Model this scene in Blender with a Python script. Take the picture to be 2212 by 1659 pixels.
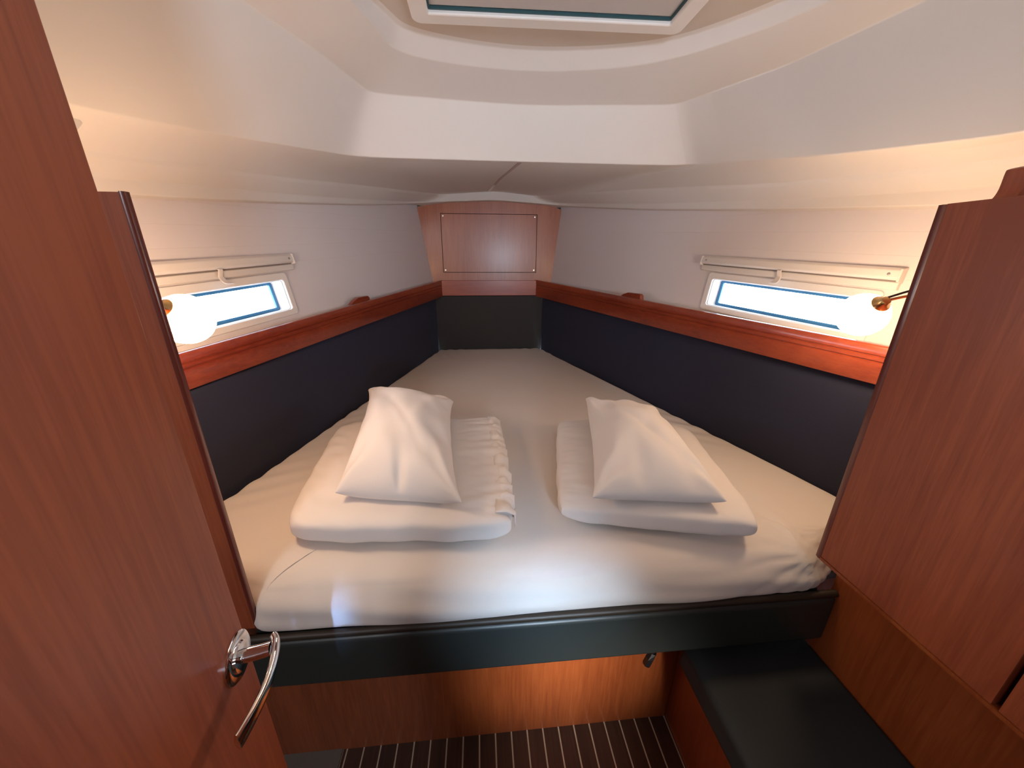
import bpy, bmesh, math, random
from mathutils import Vector, Matrix, noise
C = bpy.context.scene.collection
for o in list(bpy.data.objects): bpy.data.objects.remove(o)
random.seed(4)

# ------------------------------------------------------------------ camera
cam = bpy.data.cameras.new('camera'); cam_o = bpy.data.objects.new('camera', cam); C.objects.link(cam_o)
def cam_axes(p, y, r):
    p, y, r = map(math.radians, (p, y, r))
    f = Vector((math.sin(y)*math.cos(p), math.cos(y)*math.cos(p), -math.sin(p)))
    rt = Vector((math.cos(y), -math.sin(y), 0)); up = rt.cross(f)
    return rt*math.cos(r)+up*math.sin(r), -rt*math.sin(r)+up*math.cos(r), f
rt, up, fw = cam_axes(19.17, 5.12, .27)
M = Matrix((rt, up, -fw)).transposed().to_4x4(); M.translation = (0, 0, 1.4)
cam_o.matrix_world = M
cam.sensor_width = 36; cam.lens = 787.4/2212*36; cam.clip_start = .02; cam.clip_end = 200
bpy.context.scene.camera = cam_o

# ------------------------------------------------------------------ world, light, exposure
SC = bpy.context.scene
SC.view_settings.view_transform = 'Standard'; SC.view_settings.look = 'None'
SC.view_settings.gamma = 1; SC.view_settings.use_curve_mapping = False
SC.view_settings.exposure = 0.6
w = bpy.data.worlds.new('sky'); SC.world = w; w.use_nodes = True
bg = w.node_tree.nodes['Background']; bg.inputs[0].default_value = (.72, .86, 1, 1); bg.inputs[1].default_value = 10.0

def area(name, loc, target, sx, sy, power, col, spread=180):
    l = bpy.data.lights.new(name, 'AREA'); l.shape = 'RECTANGLE'; l.size = sx; l.size_y = sy
    l.energy = power; l.color = col; l.spread = math.radians(spread)
    o = bpy.data.objects.new(name, l); C.objects.link(o); o.location = loc
    o.rotation_euler = (Vector(target)-Vector(loc)).to_track_quat('-Z', 'Y').to_euler()
    return o
# daylight coming through the companionway of the saloon behind the camera; then two added fill lamps
area('companionway_daylight', (.44, -1.45, 1.40), (.22, .6, 2.2), .28, .28, 5.6, (.70, .85, 1), 88)
area('saloon_fill', (.1, -1.0, 1.86), (.1, -.6, 0), .9, .5, 1.4, (1, .93, .86))  # added overhead lamp, general fill reaching the cabin through the doorway
area('door_side_fill', (-.85, -.9, 1.80), (-.7, .6, 1.1), .35, .35, 2.4, (.95, .94, 1), 120)  # added fill lamp left of the door, brightens the bulkhead it shades
# narrow shafts of daylight that fall through the door opening onto the front of the berth
area('daylight_shaft', (.36, -1.40, 1.62), (.115, .60, .66), .08, .14, .24, (.55, .76, 1), 13)
area('daylight_low_shaft', (.30, -1.30, 1.35), (.24, .71, .30), .14, .14, .5, (1, .93, .85), 17)
area('daylight_shaft', (-.02, -1.30, 1.70), (-.335, .60, .68), .02, .08, .022, (.30, .52, 1), 4)

# ------------------------------------------------------------------ materials
def mat(name, col, rough=.5, coat=0, coat_rough=.05, metal=0, spec=.5, sheen=0, bump=None, var=None, trans=0):
    m = bpy.data.materials.new(name); m.use_nodes = True; nt = m.node_tree; b = nt.nodes['Principled BSDF']
    b.inputs['Base Color'].default_value = (*col, 1); b.inputs['Roughness'].default_value = rough
    b.inputs['Coat Weight'].default_value = coat; b.inputs['Coat Roughness'].default_value = coat_rough
    b.inputs['Metallic'].default_value = metal; b.inputs['Specular IOR Level'].default_value = spec
    b.inputs['Sheen Weight'].default_value = sheen
    tc = nt.nodes.new('ShaderNodeTexCoord')
    if var:
        sc, amt = var
        n = nt.nodes.new('ShaderNodeTexNoise'); n.inputs['Scale'].default_value = sc; n.inputs['Detail'].default_value = 4
        nt.links.new(tc.outputs['Object'], n.inputs['Vector'])
        r = nt.nodes.new('ShaderNodeValToRGB')
        r.color_ramp.elements[0].position = .3; r.color_ramp.elements[1].position = .7
        r.color_ramp.elements[0].color = (*[c*(1-amt) for c in col], 1); r.color_ramp.elements[1].color = (*[min(1, c*(1+amt)) for c in col], 1)
        nt.links.new(n.outputs['Fac'], r.inputs['Fac']); nt.links.new(r.outputs['Color'], b.inputs['Base Color'])
    if bump:
        sc, st, dist = bump
        n = nt.nodes.new('ShaderNodeTexNoise'); n.inputs['Scale'].default_value = sc; n.inputs['Detail'].default_value = 3
        nt.links.new(tc.outputs['Object'], n.inputs['Vector'])
        bp = nt.nodes.new('ShaderNodeBump'); bp.inputs['Strength'].default_value = st; bp.inputs['Distance'].default_value = dist
        nt.links.new(n.outputs['Fac'], bp.inputs['Height']); nt.links.new(bp.outputs['Normal'], b.inputs['Normal'])
    return m

def wood(name, light, dark, axis, rough=.35, coat=.3, coat_rough=.25, fine=120, figure=True):
    """straight-grained veneer; axis = world axis the grain runs along"""
    m = bpy.data.materials.new(name); m.use_nodes = True; nt = m.node_tree; b = nt.nodes['Principled BSDF']
    b.inputs['Roughness'].default_value = rough; b.inputs['Coat Weight'].default_value = coat; b.inputs['Coat Roughness'].default_value = coat_rough
    tc = nt.nodes.new('ShaderNodeTexCoord')
    def noise_tex(scale, stretch, detail=5):
        mp = nt.nodes.new('ShaderNodeMapping'); s = [scale]*3; s['xyz'.index(axis)] = scale*stretch
        mp.inputs['Scale'].default_value = s; nt.links.new(tc.outputs['Object'], mp.inputs['Vector'])
        n = nt.nodes.new('ShaderNodeTexNoise'); n.inputs['Scale'].default_value = 1; n.inputs['Detail'].default_value = detail
        n.inputs['Distortion'].default_value = .3
        nt.links.new(mp.outputs['Vector'], n.inputs['Vector']); return n
    n1 = noise_tex(fine, .045); n2 = noise_tex(9, .12, 3); n3 = noise_tex(fine*2.6, .045, 2)
    a = nt.nodes.new('ShaderNodeMath'); a.operation = 'MULTIPLY_ADD'; a.inputs[1].default_value = .5
    nt.links.new(n2.outputs['Fac'], a.inputs[0])
    h = nt.nodes.new('ShaderNodeMath'); h.operation = 'MULTIPLY'; h.inputs[1].default_value = .35
    nt.links.new(n1.outputs['Fac'], h.inputs[0]); nt.links.new(h.outputs[0], a.inputs[2])
    a2 = nt.nodes.new('ShaderNodeMath'); a2.operation = 'MULTIPLY_ADD'; a2.inputs[1].default_value = .22
    nt.links.new(n3.outputs['Fac'], a2.inputs[0]); nt.links.new(a.outputs[0], a2.inputs[2])
    r = nt.nodes.new('ShaderNodeValToRGB'); r.color_ramp.elements[0].position = .42; r.color_ramp.elements[1].position = .65
    r.color_ramp.elements[0].color = (*dark, 1); r.color_ramp.elements[1].color = (*light, 1)
    nt.links.new(a2.outputs[0], r.inputs['Fac']); nt.links.new(r.outputs['Color'], b.inputs['Base Color'])
    bp = nt.nodes.new('ShaderNodeBump'); bp.inputs['Strength'].default_value = .06; bp.inputs['Distance'].default_value = .001
    nt.links.new(n1.outputs['Fac'], bp.inputs['Height']); nt.links.new(bp.outputs['Normal'], b.inputs['Normal'])
    return m

VENEER = wood('cherry_veneer', (.42, .105, .040), (.27, .058, .022), 'z', rough=.45, coat=.06, coat_rough=.3)
VENEER_FRONT = wood('cherry_veneer_front', (.40, .105, .030), (.26, .058, .016), 'z', rough=.3, coat=.35, coat_rough=.2)
VENEER_BOW = wood('cherry_veneer_bow', (.44, .14, .06), (.34, .09, .038), 'z', rough=.35, coat=.3, coat_rough=.22)
MAHOG = wood('mahogany_rail', (.31, .055, .018), (.19, .026, .011), 'y', rough=.3, coat=.6, coat_rough=.14, fine=90)
MAHOG_X = wood('mahogany_rail_across', (.42, .08, .035), (.30, .05, .022), 'x', rough=.3, coat=.5, coat_rough=.15, fine=90)
MAHOG_Z = wood('mahogany_edging', (.20, .045, .03), (.12, .025, .018), 'z', rough=.3, coat=.4, coat_rough=.15)
TEAK = wood('dark_teak', (.075, .034, .022), (.04, .018, .012), 'y', rough=.45, coat=.1)
HOLLY = mat('holly_seam', (.62, .50, .38), .5)
GRP = mat('white_gelcoat', (.70, .66, .63), .62, spec=.12, bump=(14, .05, .004))
LINER = mat('white_vinyl_liner', (.74, .69, .70), .55, bump=(60, .08, .001))
FASCIA = mat('white_gelcoat_trim', (.76, .72, .69), .35, coat=.4)
HEADLINER = mat('beige_headliner', (.56, .48, .41), .8, bump=(300, .2, .001), var=(6, .04))
PLASTIC = mat('white_plastic', (.76, .72, .69), .4)
PLASTIC_S = mat('white_window_plastic', (.80, .78, .77), .4)
GASKET = mat('blue_gasket', (.03, .16, .33), .4)
TEAL = mat('teal_gasket', (.02, .07, .08), .45)
NAVY = mat('navy_fabric', (.007, .010, .034), .75, sheen=.08, bump=(700, .3, .0006), var=(300, .15))
SLATE = mat('charcoal_vinyl', (.026, .033, .032), .40, bump=(400, .15, .0006))
SEATCLOTH = mat('charcoal_seat_fabric', (.012, .016, .019), .75, bump=(500, .2, .0006))
SLATE_EDGE = mat('brown_welt', (.03, .02, .012), .5)
SHEET = mat('cotton_sheet', (.74, .675, .625), .85, sheen=.1, bump=(500, .15, .0005))
LINEN = mat('white_bed_linen', (.80, .745, .71), .85, sheen=.1, bump=(45, .12, .003))
CHROME = mat('chrome', (.78, .76, .76), .06, metal=1)
BRASS = mat('brass', (.75, .5, .22), .25, metal=1)
DARK = mat('black_rubber', (.008, .008, .009), .5)
GREY = mat('grey_sole', (.16, .145, .125), .6, var=(30, .05))
SCREW = mat('steel_screw', (.6, .55, .5), .3, metal=1)
BLIND = mat('grey_blind', (.50, .46, .44), .8)
WALLPAINT = mat('saloon_wall', (.55, .40, .30), .6)

def glass_mat(name, tint, gl=.06):
    m = bpy.data.materials.new(name); m.use_nodes = True; nt = m.node_tree
    for n in list(nt.nodes): nt.nodes.remove(n)
    o = nt.nodes.new('ShaderNodeOutputMaterial'); t = nt.nodes.new('ShaderNodeBsdfTransparent'); t.inputs[0].default_value = (*tint, 1)
    g = nt.nodes.new('ShaderNodeBsdfGlossy'); g.inputs['Roughness'].default_value = .02
    mx = nt.nodes.new('ShaderNodeMixShader'); mx.inputs[0].default_value = gl
    nt.links.new(t.outputs[0], mx.inputs[1]); nt.links.new(g.outputs[0], mx.inputs[2]); nt.links.new(mx.outputs[0], o.inputs[0])
    return m
GLASS = glass_mat('window_glass', (.92, .97, 1)); GLASS_T = glass_mat('teal_glass', (.035, .09, .10))
def emit(name, col, s):
    m = bpy.data.materials.new(name); m.use_nodes = True; b = m.node_tree.nodes['Principled BSDF']
    b.inputs['Base Color'].default_value = (.9, .85, .8, 1); b.inputs['Roughness'].default_value = .3
    b.inputs['Emission Color'].default_value = (*col, 1); b.inputs['Emission Strength'].default_value = s
    return m
LAMP = emit('lit_opal_glass', (1, .68, .40), 42)

# ------------------------------------------------------------------ helpers
ROOT = {}
def origin(p):
    while p is not None and p.parent is not None: p = p.parent
    return Vector(p.location) if p is not None else Vector((0, 0, 0))
def tag(o, label=None, cat=None, group=None, kind=None):
    if label: o['label'] = label
    if cat: o['category'] = cat
    if group: o['group'] = group
    if kind: o['kind'] = kind
    return o
def thing(name, loc, label, cat, group=None):
    o = bpy.data.objects.new(name, None); C.objects.link(o); o.location = loc; o.empty_display_size = .05
    return tag(o, label, cat, group)
def obj(name, bm, m, parent=None, smooth=False, bevel=None, angle=35, loc=None, seg=3):
    """links a bmesh in world coordinates as ONE mesh object"""
    base = origin(parent) if parent is not None else Vector(loc or (0, 0, 0))
    bmesh.ops.recalc_face_normals(bm, faces=bm.faces)
    for v in bm.verts: v.co -= base
    me = bpy.data.meshes.new(name); bm.to_mesh(me); bm.free()
    if smooth or bevel:
        for p in me.polygons: p.use_smooth = True
        me.set_sharp_from_angle(angle=math.radians(angle))
    me.materials.append(m)
    o = bpy.data.objects.new(name, me); C.objects.link(o)
    if parent is not None: o.parent = parent
    else: o.location = base
    if bevel:
        b = o.modifiers.new('bevel', 'BEVEL'); b.width = bevel; b.segments = seg; b.limit_method = 'ANGLE'; b.angle_limit = math.radians(14 if name == 'ceiling' else 28)
        b.harden_normals = False
        for p in me.polygons: p.use_smooth = True
        me.set_sharp_from_angle(angle=math.radians(60))
    return o
def BM(): return bmesh.new()
def box(bm, x0, x1, y0, y1, z0, z1):
    v = [bm.verts.new(p) for p in ((x0,y0,z0),(x1,y0,z0),(x1,y1,z0),(x0,y1,z0),(x0,y0,z1),(x1,y0,z1),(x1,y1,z1),(x0,y1,z1))]
    for f in ((0,3,2,1),(4,5,6,7),(0,1,5,4),(1,2,6,5),(2,3,7,6),(3,0,4,7)): bm.faces.new([v[i] for i in f])
    return bm
def hexa(bm, a, b):
    """solid between two matching polygons a and b"""
    A = [bm.verts.new(p) for p in a]; B = [bm.verts.new(p) for p in b]; n = len(a)
    bm.faces.new(A[::-1]); bm.faces.new(B)
    for i in range(n): bm.faces.new((A[i], A[(i+1) % n], B[(i+1) % n], B[i]))
    return bm
def ringsolid(bm, fo, fi, bo, bi):
    """a frame: front outer/inner, back outer/inner loops (same count)"""
    L = [[bm.verts.new(p) for p in q] for q in (fo, fi, bi, bo)]; n = len(fo)
    for k in range(4):
        P, Q = L[k], L[(k+1) % 4]
        for i in range(n): bm.faces.new((P[i], P[(i+1) % n], Q[(i+1) % n], Q[i]))
    return bm
def grid(bm, rows):
    V = [[bm.verts.new(p) for p in r] for r in rows]
    for i in range(len(V)-1):
        for j in range(len(V[0])-1): bm.faces.new((V[i][j], V[i][j+1], V[i+1][j+1], V[i+1][j]))
    return V
def tube(bm, pts, rad, n=12, flat=None):
    pts = [Vector(p) for p in pts]; rings = []
    if not hasattr(rad, '__len__'): rad = [rad]*len(pts)
    u = None
    for i, p in enumerate(pts):
        t = (pts[min(i+1, len(pts)-1)]-pts[max(i-1, 0)]).normalized()
        if u is None: u = t.orthogonal().normalized()
        u = (u - t*u.dot(t)).normalized(); v = t.cross(u)
        r = rad[i]; ra, rb = (r if hasattr(r, '__len__') else (r, r))
        rings.append([bm.verts.new(p+u*math.cos(a)*ra+v*math.sin(a)*rb) for a in [2*math.pi*k/n for k in range(n)]])
    for a, b in zip(rings, rings[1:]):
        for k in range(n): bm.faces.new((a[k], a[(k+1) % n], b[(k+1) % n], b[k]))
    bm.faces.new(rings[0][::-1]); bm.faces.new(rings[-1])
    return bm
def lathe(bm, c, ax, prof, n=32):
    c = Vector(c); ax = Vector(ax).normalized(); u = ax.orthogonal().normalized(); v = ax.cross(u); R = []
    for r, h in prof:
        if r < 1e-6: R.append([bm.verts.new(c+ax*h)])
        else: R.append([bm.verts.new(c+ax*h+(u*math.cos(2*math.pi*k/n)+v*math.sin(2*math.pi*k/n))*r) for k in range(n)])
    for a, b in zip(R, R[1:]):
        for k in range(n):
            q = [a[k % len(a)], a[(k+1) % n % len(a)], b[(k+1) % n % len(b)], b[k % len(b)]]
            q = [x for i, x in enumerate(q) if x not in q[:i]]
            if len(q) > 2: bm.faces.new(q)
    return bm
def rrect(a0, a1, b0, b1, r, n=5):
    out = []
    for (cx, cy, s) in ((a1-r, b1-r, 0), (a0+r, b1-r, 1), (a0+r, b0+r, 2), (a1-r, b0+r, 3)):
        for k in range(n+1):
            t = math.pi/2*(s+k/n); out.append((cx+r*math.cos(t), cy+r*math.sin(t)))
    return out
def catmull(P, n=8):
    P = [Vector(p) for p in P]; out = []
    for i in range(len(P)-1):
        a, b, c, d = P[max(i-1, 0)], P[i], P[i+1], P[min(i+2, len(P)-1)]
        for k in range(n):
            t = k/n; out.append(.5*((2*b)+(c-a)*t+(2*a-5*b+4*c-d)*t*t+(3*b-a-3*c+d)*t**3))
    out.append(P[-1]); return out

# ------------------------------------------------------------------ hull surfaces (inner faces), S = -1 left, +1 right
def WX(S, Y, z): return (-.321-(2.7-Y)*.2743-(z-1.237)*.156) if S < 0 else (.521+(2.7-Y)*.3138+(z-1.229)*.116)
def WN(S):
    d = Vector((.2743 if S < 0 else -.3138, 1, 0)); u = Vector((-.156 if S < 0 else .116, 0, 1)); n = d.cross(u).normalized()
    return n if n.x*S < 0 else -n
def WP(S, Y, z, off=0): return Vector((WX(S, Y, z), Y, z))+WN(S)*off
def railX(S, Y): return (-.25-(2.68-Y)*.2743) if S < 0 else (.40+(2.68-Y)*.3138)
def railtop(S, Y): return (1.173+(Y-.92)*.0416) if S < 0 else (1.197+(Y-.81)*.0275)
def railbot(S, Y): return (1.081+(Y-.914)*.032) if S < 0 else (1.100+(Y-.806)*.0194)
def cushX(S, Y): return (-.296-(2.69-Y)*.2486) if S < 0 else (.446+(2.69-Y)*.2985)

# ------------------------------------------------------------------ ceiling moulding (lofted rows, left aft -> bow -> right aft)
rows = {
 'T1': [(0,(-.87,-.6,1.88)),(1,(-.70,.1,1.88)),(2,(-.457,.977,1.88)),(3,(-.375,1.182,1.88)),(4.8,(-.325,1.385,1.88)),(5.1,(-.30,1.40,1.88)),(6,(.163,1.45,1.88)),(6.9,(.64,1.395,1.88)),(7.2,(.672,1.38,1.88)),(9,(.82,1.11,1.88)),(10,(.887,.848,1.88)),(11,(1.05,.1,1.88)),(12,(1.16,-.6,1.88))],
 'T0': [(0,(-.98,-.6,1.60)),(1,(-.82,.1,1.60)),(2,(-.66,.774,1.631)),(3,(-.60,1.055,1.669)),(4.8,(-.42,1.43,1.716)),(5.1,(-.37,1.468,1.72)),(6,(.126,1.470,1.72)),(6.9,(.73,1.468,1.72)),(7.2,(.775,1.42,1.716)),(9,(.87,.951,1.639)),(10,(.945,.67,1.607)),(11,(1.06,.1,1.60)),(12,(1.18,-.6,1.60))],
 'a': [(0,(-1.10,-.6,1.57)),(1,(-.96,.1,1.57)),(2,(-.773,.908,1.597)),(3,(-.711,1.147,1.621)),(3.6,(-.636,1.438,1.649)),(4.3,(-.497,1.98,1.714)),(5,(-.225,2.64,1.779)),(6,(.122,2.64,1.804)),(7,(.405,2.64,1.779)),(7.7,(.77,1.779,1.696)),(9,(.94,1.216,1.625)),(10,(1.039,.887,1.598)),(11,(1.20,.1,1.57)),(12,(1.37,-.6,1.57))],
 'b': [(0,(-1.14,-.6,1.54)),(1,(-1.0,.1,1.54)),(2,(-.808,.952,1.557)),(3,(-.762,1.131,1.575)),(3.6,(-.67,1.49,1.606)),(4.3,(-.524,2.057,1.665)),(4.9,(-.399,2.545,1.722)),(5.2,(-.237,2.638,1.742)),(6,(.122,2.638,1.760)),(6.8,(.459,2.638,1.742)),(7.1,(.563,2.60,1.735)),(7.7,(.802,1.831,1.64)),(9,(.969,1.275,1.584)),(10,(1.062,.969,1.561)),(10.4,(1.116,.788,1.547)),(11,(1.25,.1,1.54)),(12,(1.42,-.6,1.54))],
 'c': [(0,(-1.15,-.6,1.50)),(1,(-1.01,.1,1.50)),(2,(-.812,.954,1.528)),(3,(-.768,1.131,1.543)),(3.6,(-.674,1.49,1.580)),(4.3,(-.528,2.062,1.645)),(4.9,(-.401,2.556,1.712)),(5.2,(-.237,2.64,1.736)),(6,(.122,2.64,1.753)),(6.8,(.459,2.64,1.733)),(7.1,(.566,2.60,1.718)),(7.7,(.806,1.834,1.617)),(9,(.975,1.274,1.557)),(10,(1.068,.965,1.529)),(10.4,(1.12,.788,1.514)),(11,(1.26,.1,1.50)),(12,(1.43,-.6,1.50))],
 'L0': [(0,(-.62,-.6,1.905)),(1,(-.47,.1,1.905)),(2,(-.252,1.006,1.905)),(4.8,(-.205,1.19,1.905)),(5.1,(-.175,1.228,1.905)),(5.5,(-.029,1.264,1.905)),(6,(.166,1.283,1.905)),(6.5,(.363,1.250,1.905)),(7,(.53,1.190,1.905)),(7.6,(.68,1.022,1.905)),(9,(.744,.91,1.905)),(10,(.80,.76,1.905)),(11,(.98,.1,1.905)),(12,(1.08,-.6,1.905))],
 'L1': [(0,(-.60,-.6,1.935)),(1,(-.45,.1,1.935)),(2,(-.225,1.056,1.935)),(4.8,(-.180,1.155,1.935)),(5.1,(-.155,1.180,1.935)),(5.5,(-.026,1.216,1.935)),(6,(.158,1.239,1.935)),(6.5,(.35,1.211,1.935)),(7,(.525,1.160,1.935)),(7.6,(.640,1.036,1.935)),(9,(.702,.955,1.935)),(10,(.77,.80,1.935)),(11,(.95,.1,1.935)),(12,(1.05,-.6,1.935))],
}
NS = 145
def resample(key, sm):
    P = rows[key]; out = []
    for i in range(NS):
        s = 12*i/(NS-1)
        for (s0, p0), (s1, p1) in zip(P, P[1:]):
            if s <= s1+1e-9: break
        t = (s-s0)/(s1-s0); out.append(Vector(p0).lerp(Vector(p1), max(0, min(1, t))))
    for _ in range(sm): out = [out[0]]+[(out[i-1]+2*out[i]+out[i+1])/4 for i in range(1, NS-1)]+[out[-1]]
    return out
R = {k: resample(k, 14 if k in ('L0', 'L1') else 5) for k in rows}
# liner top edge: on the hull side where there is one, on the bow bulkhead in between
Wrow = []
for i, p in enumerate(R['c']):
    s = 12*i/(NS-1)
    if s < 4.95: q = Vector((WX(-1, p.y, p.z-.006), p.y, p.z-.006))
    elif s > 7.05: q = Vector((WX(1, p.y, p.z-.006), p.y, p.z-.006))
    else: q = Vector((p.x, 2.71, p.z))
    Wrow.append(q)
bm = BM()
def mid(A, B, t, dz=0): return [a.lerp(b, t)+Vector((0, 0, dz)) for a, b in zip(A, B)]
grid(bm, [Wrow, R['c'], R['b'], mid(R['b'], R['a'], .85, -.004), R['a'], mid(R['a'], R['T0'], .5, .009), R['T0'], R['T1'], R['L0'], R['L1'], mid(R['L1'], [Vector((.18, .6, 1.937))]*NS, .03)])
ceiling = obj('ceiling', bm, GRP, bevel=.011, seg=4); ceiling['kind'] = 'structure'
# fabric headliner above the moulded rim, with the hatch opening
hx0, hx1, hy0, hy1 = -.118, .482, .42, 1.062          # hatch opening
bm = BM()
loop = [p+Vector((0, 0, .0)) for p in R['L1']]
n = len(loop); hc = Vector(((hx0+hx1)/2, (hy0+hy1)/2, 1.936))
inner = []
for p in loop:
    d = Vector((p.x-hc.x, p.y-hc.y)); k = min((hx1-hx0)/2/max(abs(d.x), 1e-6), (hy1-hy0)/2/max(abs(d.y), 1e-6)); k = min(k, .98)
    inner.append(Vector((hc.x+d.x*k, hc.y+d.y*k, 1.936)))
grid(bm, [loop, inner])
a, b = loop[0], loop[-1]; ia, ib = inner[0], inner[-1]
bm.faces.new([bm.verts.new(p) for p in (a, ia, Vector((hx0, hy0, 1.936)), Vector((hx1, hy0, 1.936)), ib, b)])
obj('headliner', bm, HEADLINER, ceiling)
# narrow seam strips in the foredeck moulding
bm = BM(); hexa(bm, [(.155,1.48,1.7205),(.169,1.48,1.7205),(.108,2.20,1.776),(.094,2.20,1.776)], [(.155,1.48,1.728),(.169,1.48,1.728),(.108,2.20,1.783),(.094,2.20,1.783)])
SEAM = mat('mauve_seam', (.42, .33, .32), .5)
bm.free()
def on_deck(t, x):      # point on the foredeck moulding, t from T0 (0) to a (1)
    A = min(R['T0'][60:86], key=lambda p: abs(p.x-x)); B = min(R['a'][56:90], key=lambda p: abs(p.x-x))
    m_ = A.lerp(B, .5)+Vector((0, 0, .009))
    return A.lerp(m_, t*2) if t < .5 else m_.lerp(B, t*2-1)
def strip(name, t0, t1, x0, x1, wd, m, drop=.0012):
    rowsL, rowsR = [], []
    for k in range(9):
        t = t0+(t1-t0)*k/8; x = x0+(x1-x0)*k/8; p = on_deck(t, x); p.x = x; p.z -= drop
        rowsL.append(p+Vector((-wd/2, 0, 0))); rowsR.append(p+Vector((wd/2, 0, 0)))
    b = BM(); up_ = Vector((0, 0, .006)); grid(b, [[p+up_ for p in rowsL], rowsL, rowsR, [p+up_ for p in rowsR]])
    return obj(name, b, m, ceiling)
strip('seam_strip', .02, .70, .158, .103, .013, SEAM)
strip('seam_strip', .71, .97, .102, .082, .013, FASCIA)

b = BM(); hexa(b, [(-.70, .842, 1.626), (-.70, .815, 1.640), (-.70, .66, 1.640), (-.70, .66, 1.585), (-.70, .800, 1.585)], [(-.80, .842, 1.626), (-.80, .815, 1.640), (-.80, .66, 1.640), (-.80, .66, 1.585), (-.80, .800, 1.585)]); obj('moulded_bracket', b, FASCIA, ceiling, bevel=.006)
# ------------------------------------------------------------------ side walls: liner planks with recessed joints, window hole in the lowest
WIN = {-1: (.885, 1.418), 1: (.915, 1.450)}            # outer frame fore and aft ends
def sheer(Y): return .055*(Y-1.2)
def wallz(Y, h): return 1.262+sheer(Y)+h              # h = height above window centre line
def ctop(S, Y):
    src = [p for i, p in enumerate(R['c']) if (i < NS//2) == (S < 0)]
    src = sorted(src, key=lambda p: abs(p.y-Y))[:2]; return src[0].z+.006
for S, nm in ((-1, 'left'), (1, 'right')):
    bm = BM()     # backing behind the planks, down to the berth; also closes the hull below
    Ys = [-.6, .1, .62]
    ys = [-.6+.05*i for i in range(67)]
    wy0, wy1 = WIN[S][0]+.018, WIN[S][1]-.018
    # backing: strips above and below the window hole
    def bk(y0, y1, z0f, z1f, off=-.004):
        grid(bm, [[WP(S, y, z0f(y), off) for y in (y0, (y0+y1)/2, y1)], [WP(S, y, z1f(y), off) for y in (y0, (y0+y1)/2, y1)]])
    bk(-.6, 2.72, lambda y: 1.12, lambda y: wallz(y, -.058)); bk(-.6, 2.72, lambda y: wallz(y, .056), lambda y: 1.78)
    bk(-.6, wy0, lambda y: wallz(y, -.058), lambda y: wallz(y, .056)); bk(wy1, 2.72, lambda y: wallz(y, -.058), lambda y: wallz(y, .056))
    grid(bm, [[(WX(S, y, 1.12)+S*.12, y, z) for y in (-.6, 2.72)] for z in (-.02, 1.12)])
    grid(bm, [[(WX(S, y, 1.12)+S*o_, y, 1.12) for y in (-.6, 2.72)] for o_ in (0, .12)])
    wall = obj('wall_'+nm, bm, LINER); wall['kind'] = 'structure'
    def plank(y0, y1, h0, h1, top=None, hole=False):
        b = BM(); N = 28; g = .00008
        def P(y, h, off): 
            z = wallz(y, h)
            return WP(S, y, z, off)
        yy = [y0+(y1-y0)*k/N for k in range(N+1)]
        lo = [P(y, h0+g, .001) for y in yy]; hi = [P(y, h1-g, .001) for y in yy]
        if top: hi = [WP(S, y, min(ctop(S, y), wallz(y, .6)), .001) for y in yy]
        loB = [P(y, h0+g, -.003) for y in yy]; hiB = [p-WN(S)*.004 for p in hi]
        grid(b, [loB, lo, hi, hiB]); return obj('liner_plank', b, LINER, wall)
    edges = [.104, .156, .208]
    plank(-.6, wy0, -.12, .104); plank(wy1, 2.70, -.12, .104)
    plank(wy0, wy1, -.12, -.058); plank(wy0, wy1, .056, .104)
    plank(-.6, 2.70, .104, .162)
    # remaining planks rise to meet the moulding, which climbs toward the bow
    def upper(h0, h1):
        b = BM(); yy = [-.6+3.3*k/60 for k in range(61)]
        lo, hi = [], []
        for y in yy:
            T = ctop(S, y); zl = min(wallz(y, h0)+.00008, T); zh = min(wallz(y, h1)-.00008, T)
            if zh < zl: zh = zl
            lo.append(WP(S, y, zl, .001)); hi.append(WP(S, y, zh, .001))
        grid(b, [[p-WN(S)*.004 for p in lo], lo, hi, [p-WN(S)*.004 for p in hi]])
        bmesh.ops.remove_doubles(b, verts=b.verts, dist=1e-6)
        return obj('liner_plank', b, LINER, wall)
    upper(.162, .220); upper(.220, .278); upper(.278, .336); upper(.336, .40)

    # ---- window: frame, reveal, gasket, pane
    a0, a1 = WIN[S]
    def L(q, off): return [WP(S, y, wallz(y, h), off) for y, h in q]
    def Lr(q, off):         # deeper ring, straight outboard
        return [WP(S, y, wallz(y, h), off) for y, h in q]
    out_q = rrect(a0, a1, -.072, .072, .012); in_q = rrect(a0+.022, a1-.022, -.052, .048, .009)
    win = bpy.data.objects.new('window_%d' % (1 if S < 0 else 2), None); C.objects.link(win); win.location = WP(S, 1.16, 1.19, 0); win['kind'] = 'structure'
    b = BM(); ringsolid(b, L(out_q, .009), L(in_q, .009), L(out_q, .0005), L(in_q, .0005)); obj('window_frame', b, PLASTIC_S, win, bevel=.003)
    in2 = rrect(a0+.024, a1-.024, -.050, .046, .008)
    o2 = rrect(a0+.019, a1-.019, -.055, .053, .009)
    b = BM(); ringsolid(b, L(o2, .0), L(in2, .0), L(o2, -.05), L(in2, -.05)); obj('window_reveal', b, PLASTIC_S, win, smooth=True)
    g_in = rrect(a0+.036, a1-.036, -.0395, .0375, .003)
    b = BM(); ringsolid(b, L(in2, -.042), L(g_in, -.042), L(in2, -.049), L(g_in, -.049)); obj('window_gasket', b, GASKET, win)
    b = BM(); hexa(b, L(o2, -.052), L(o2, -.056)); obj('window_pane', b, GLASS, win)

    # ---- roller blind cassette above the window (a thing)
    c0, c1 = (.872, 1.458) if S < 0 else (.893, 1.487)
    side = 'left' if S < 0 else 'right'
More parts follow.
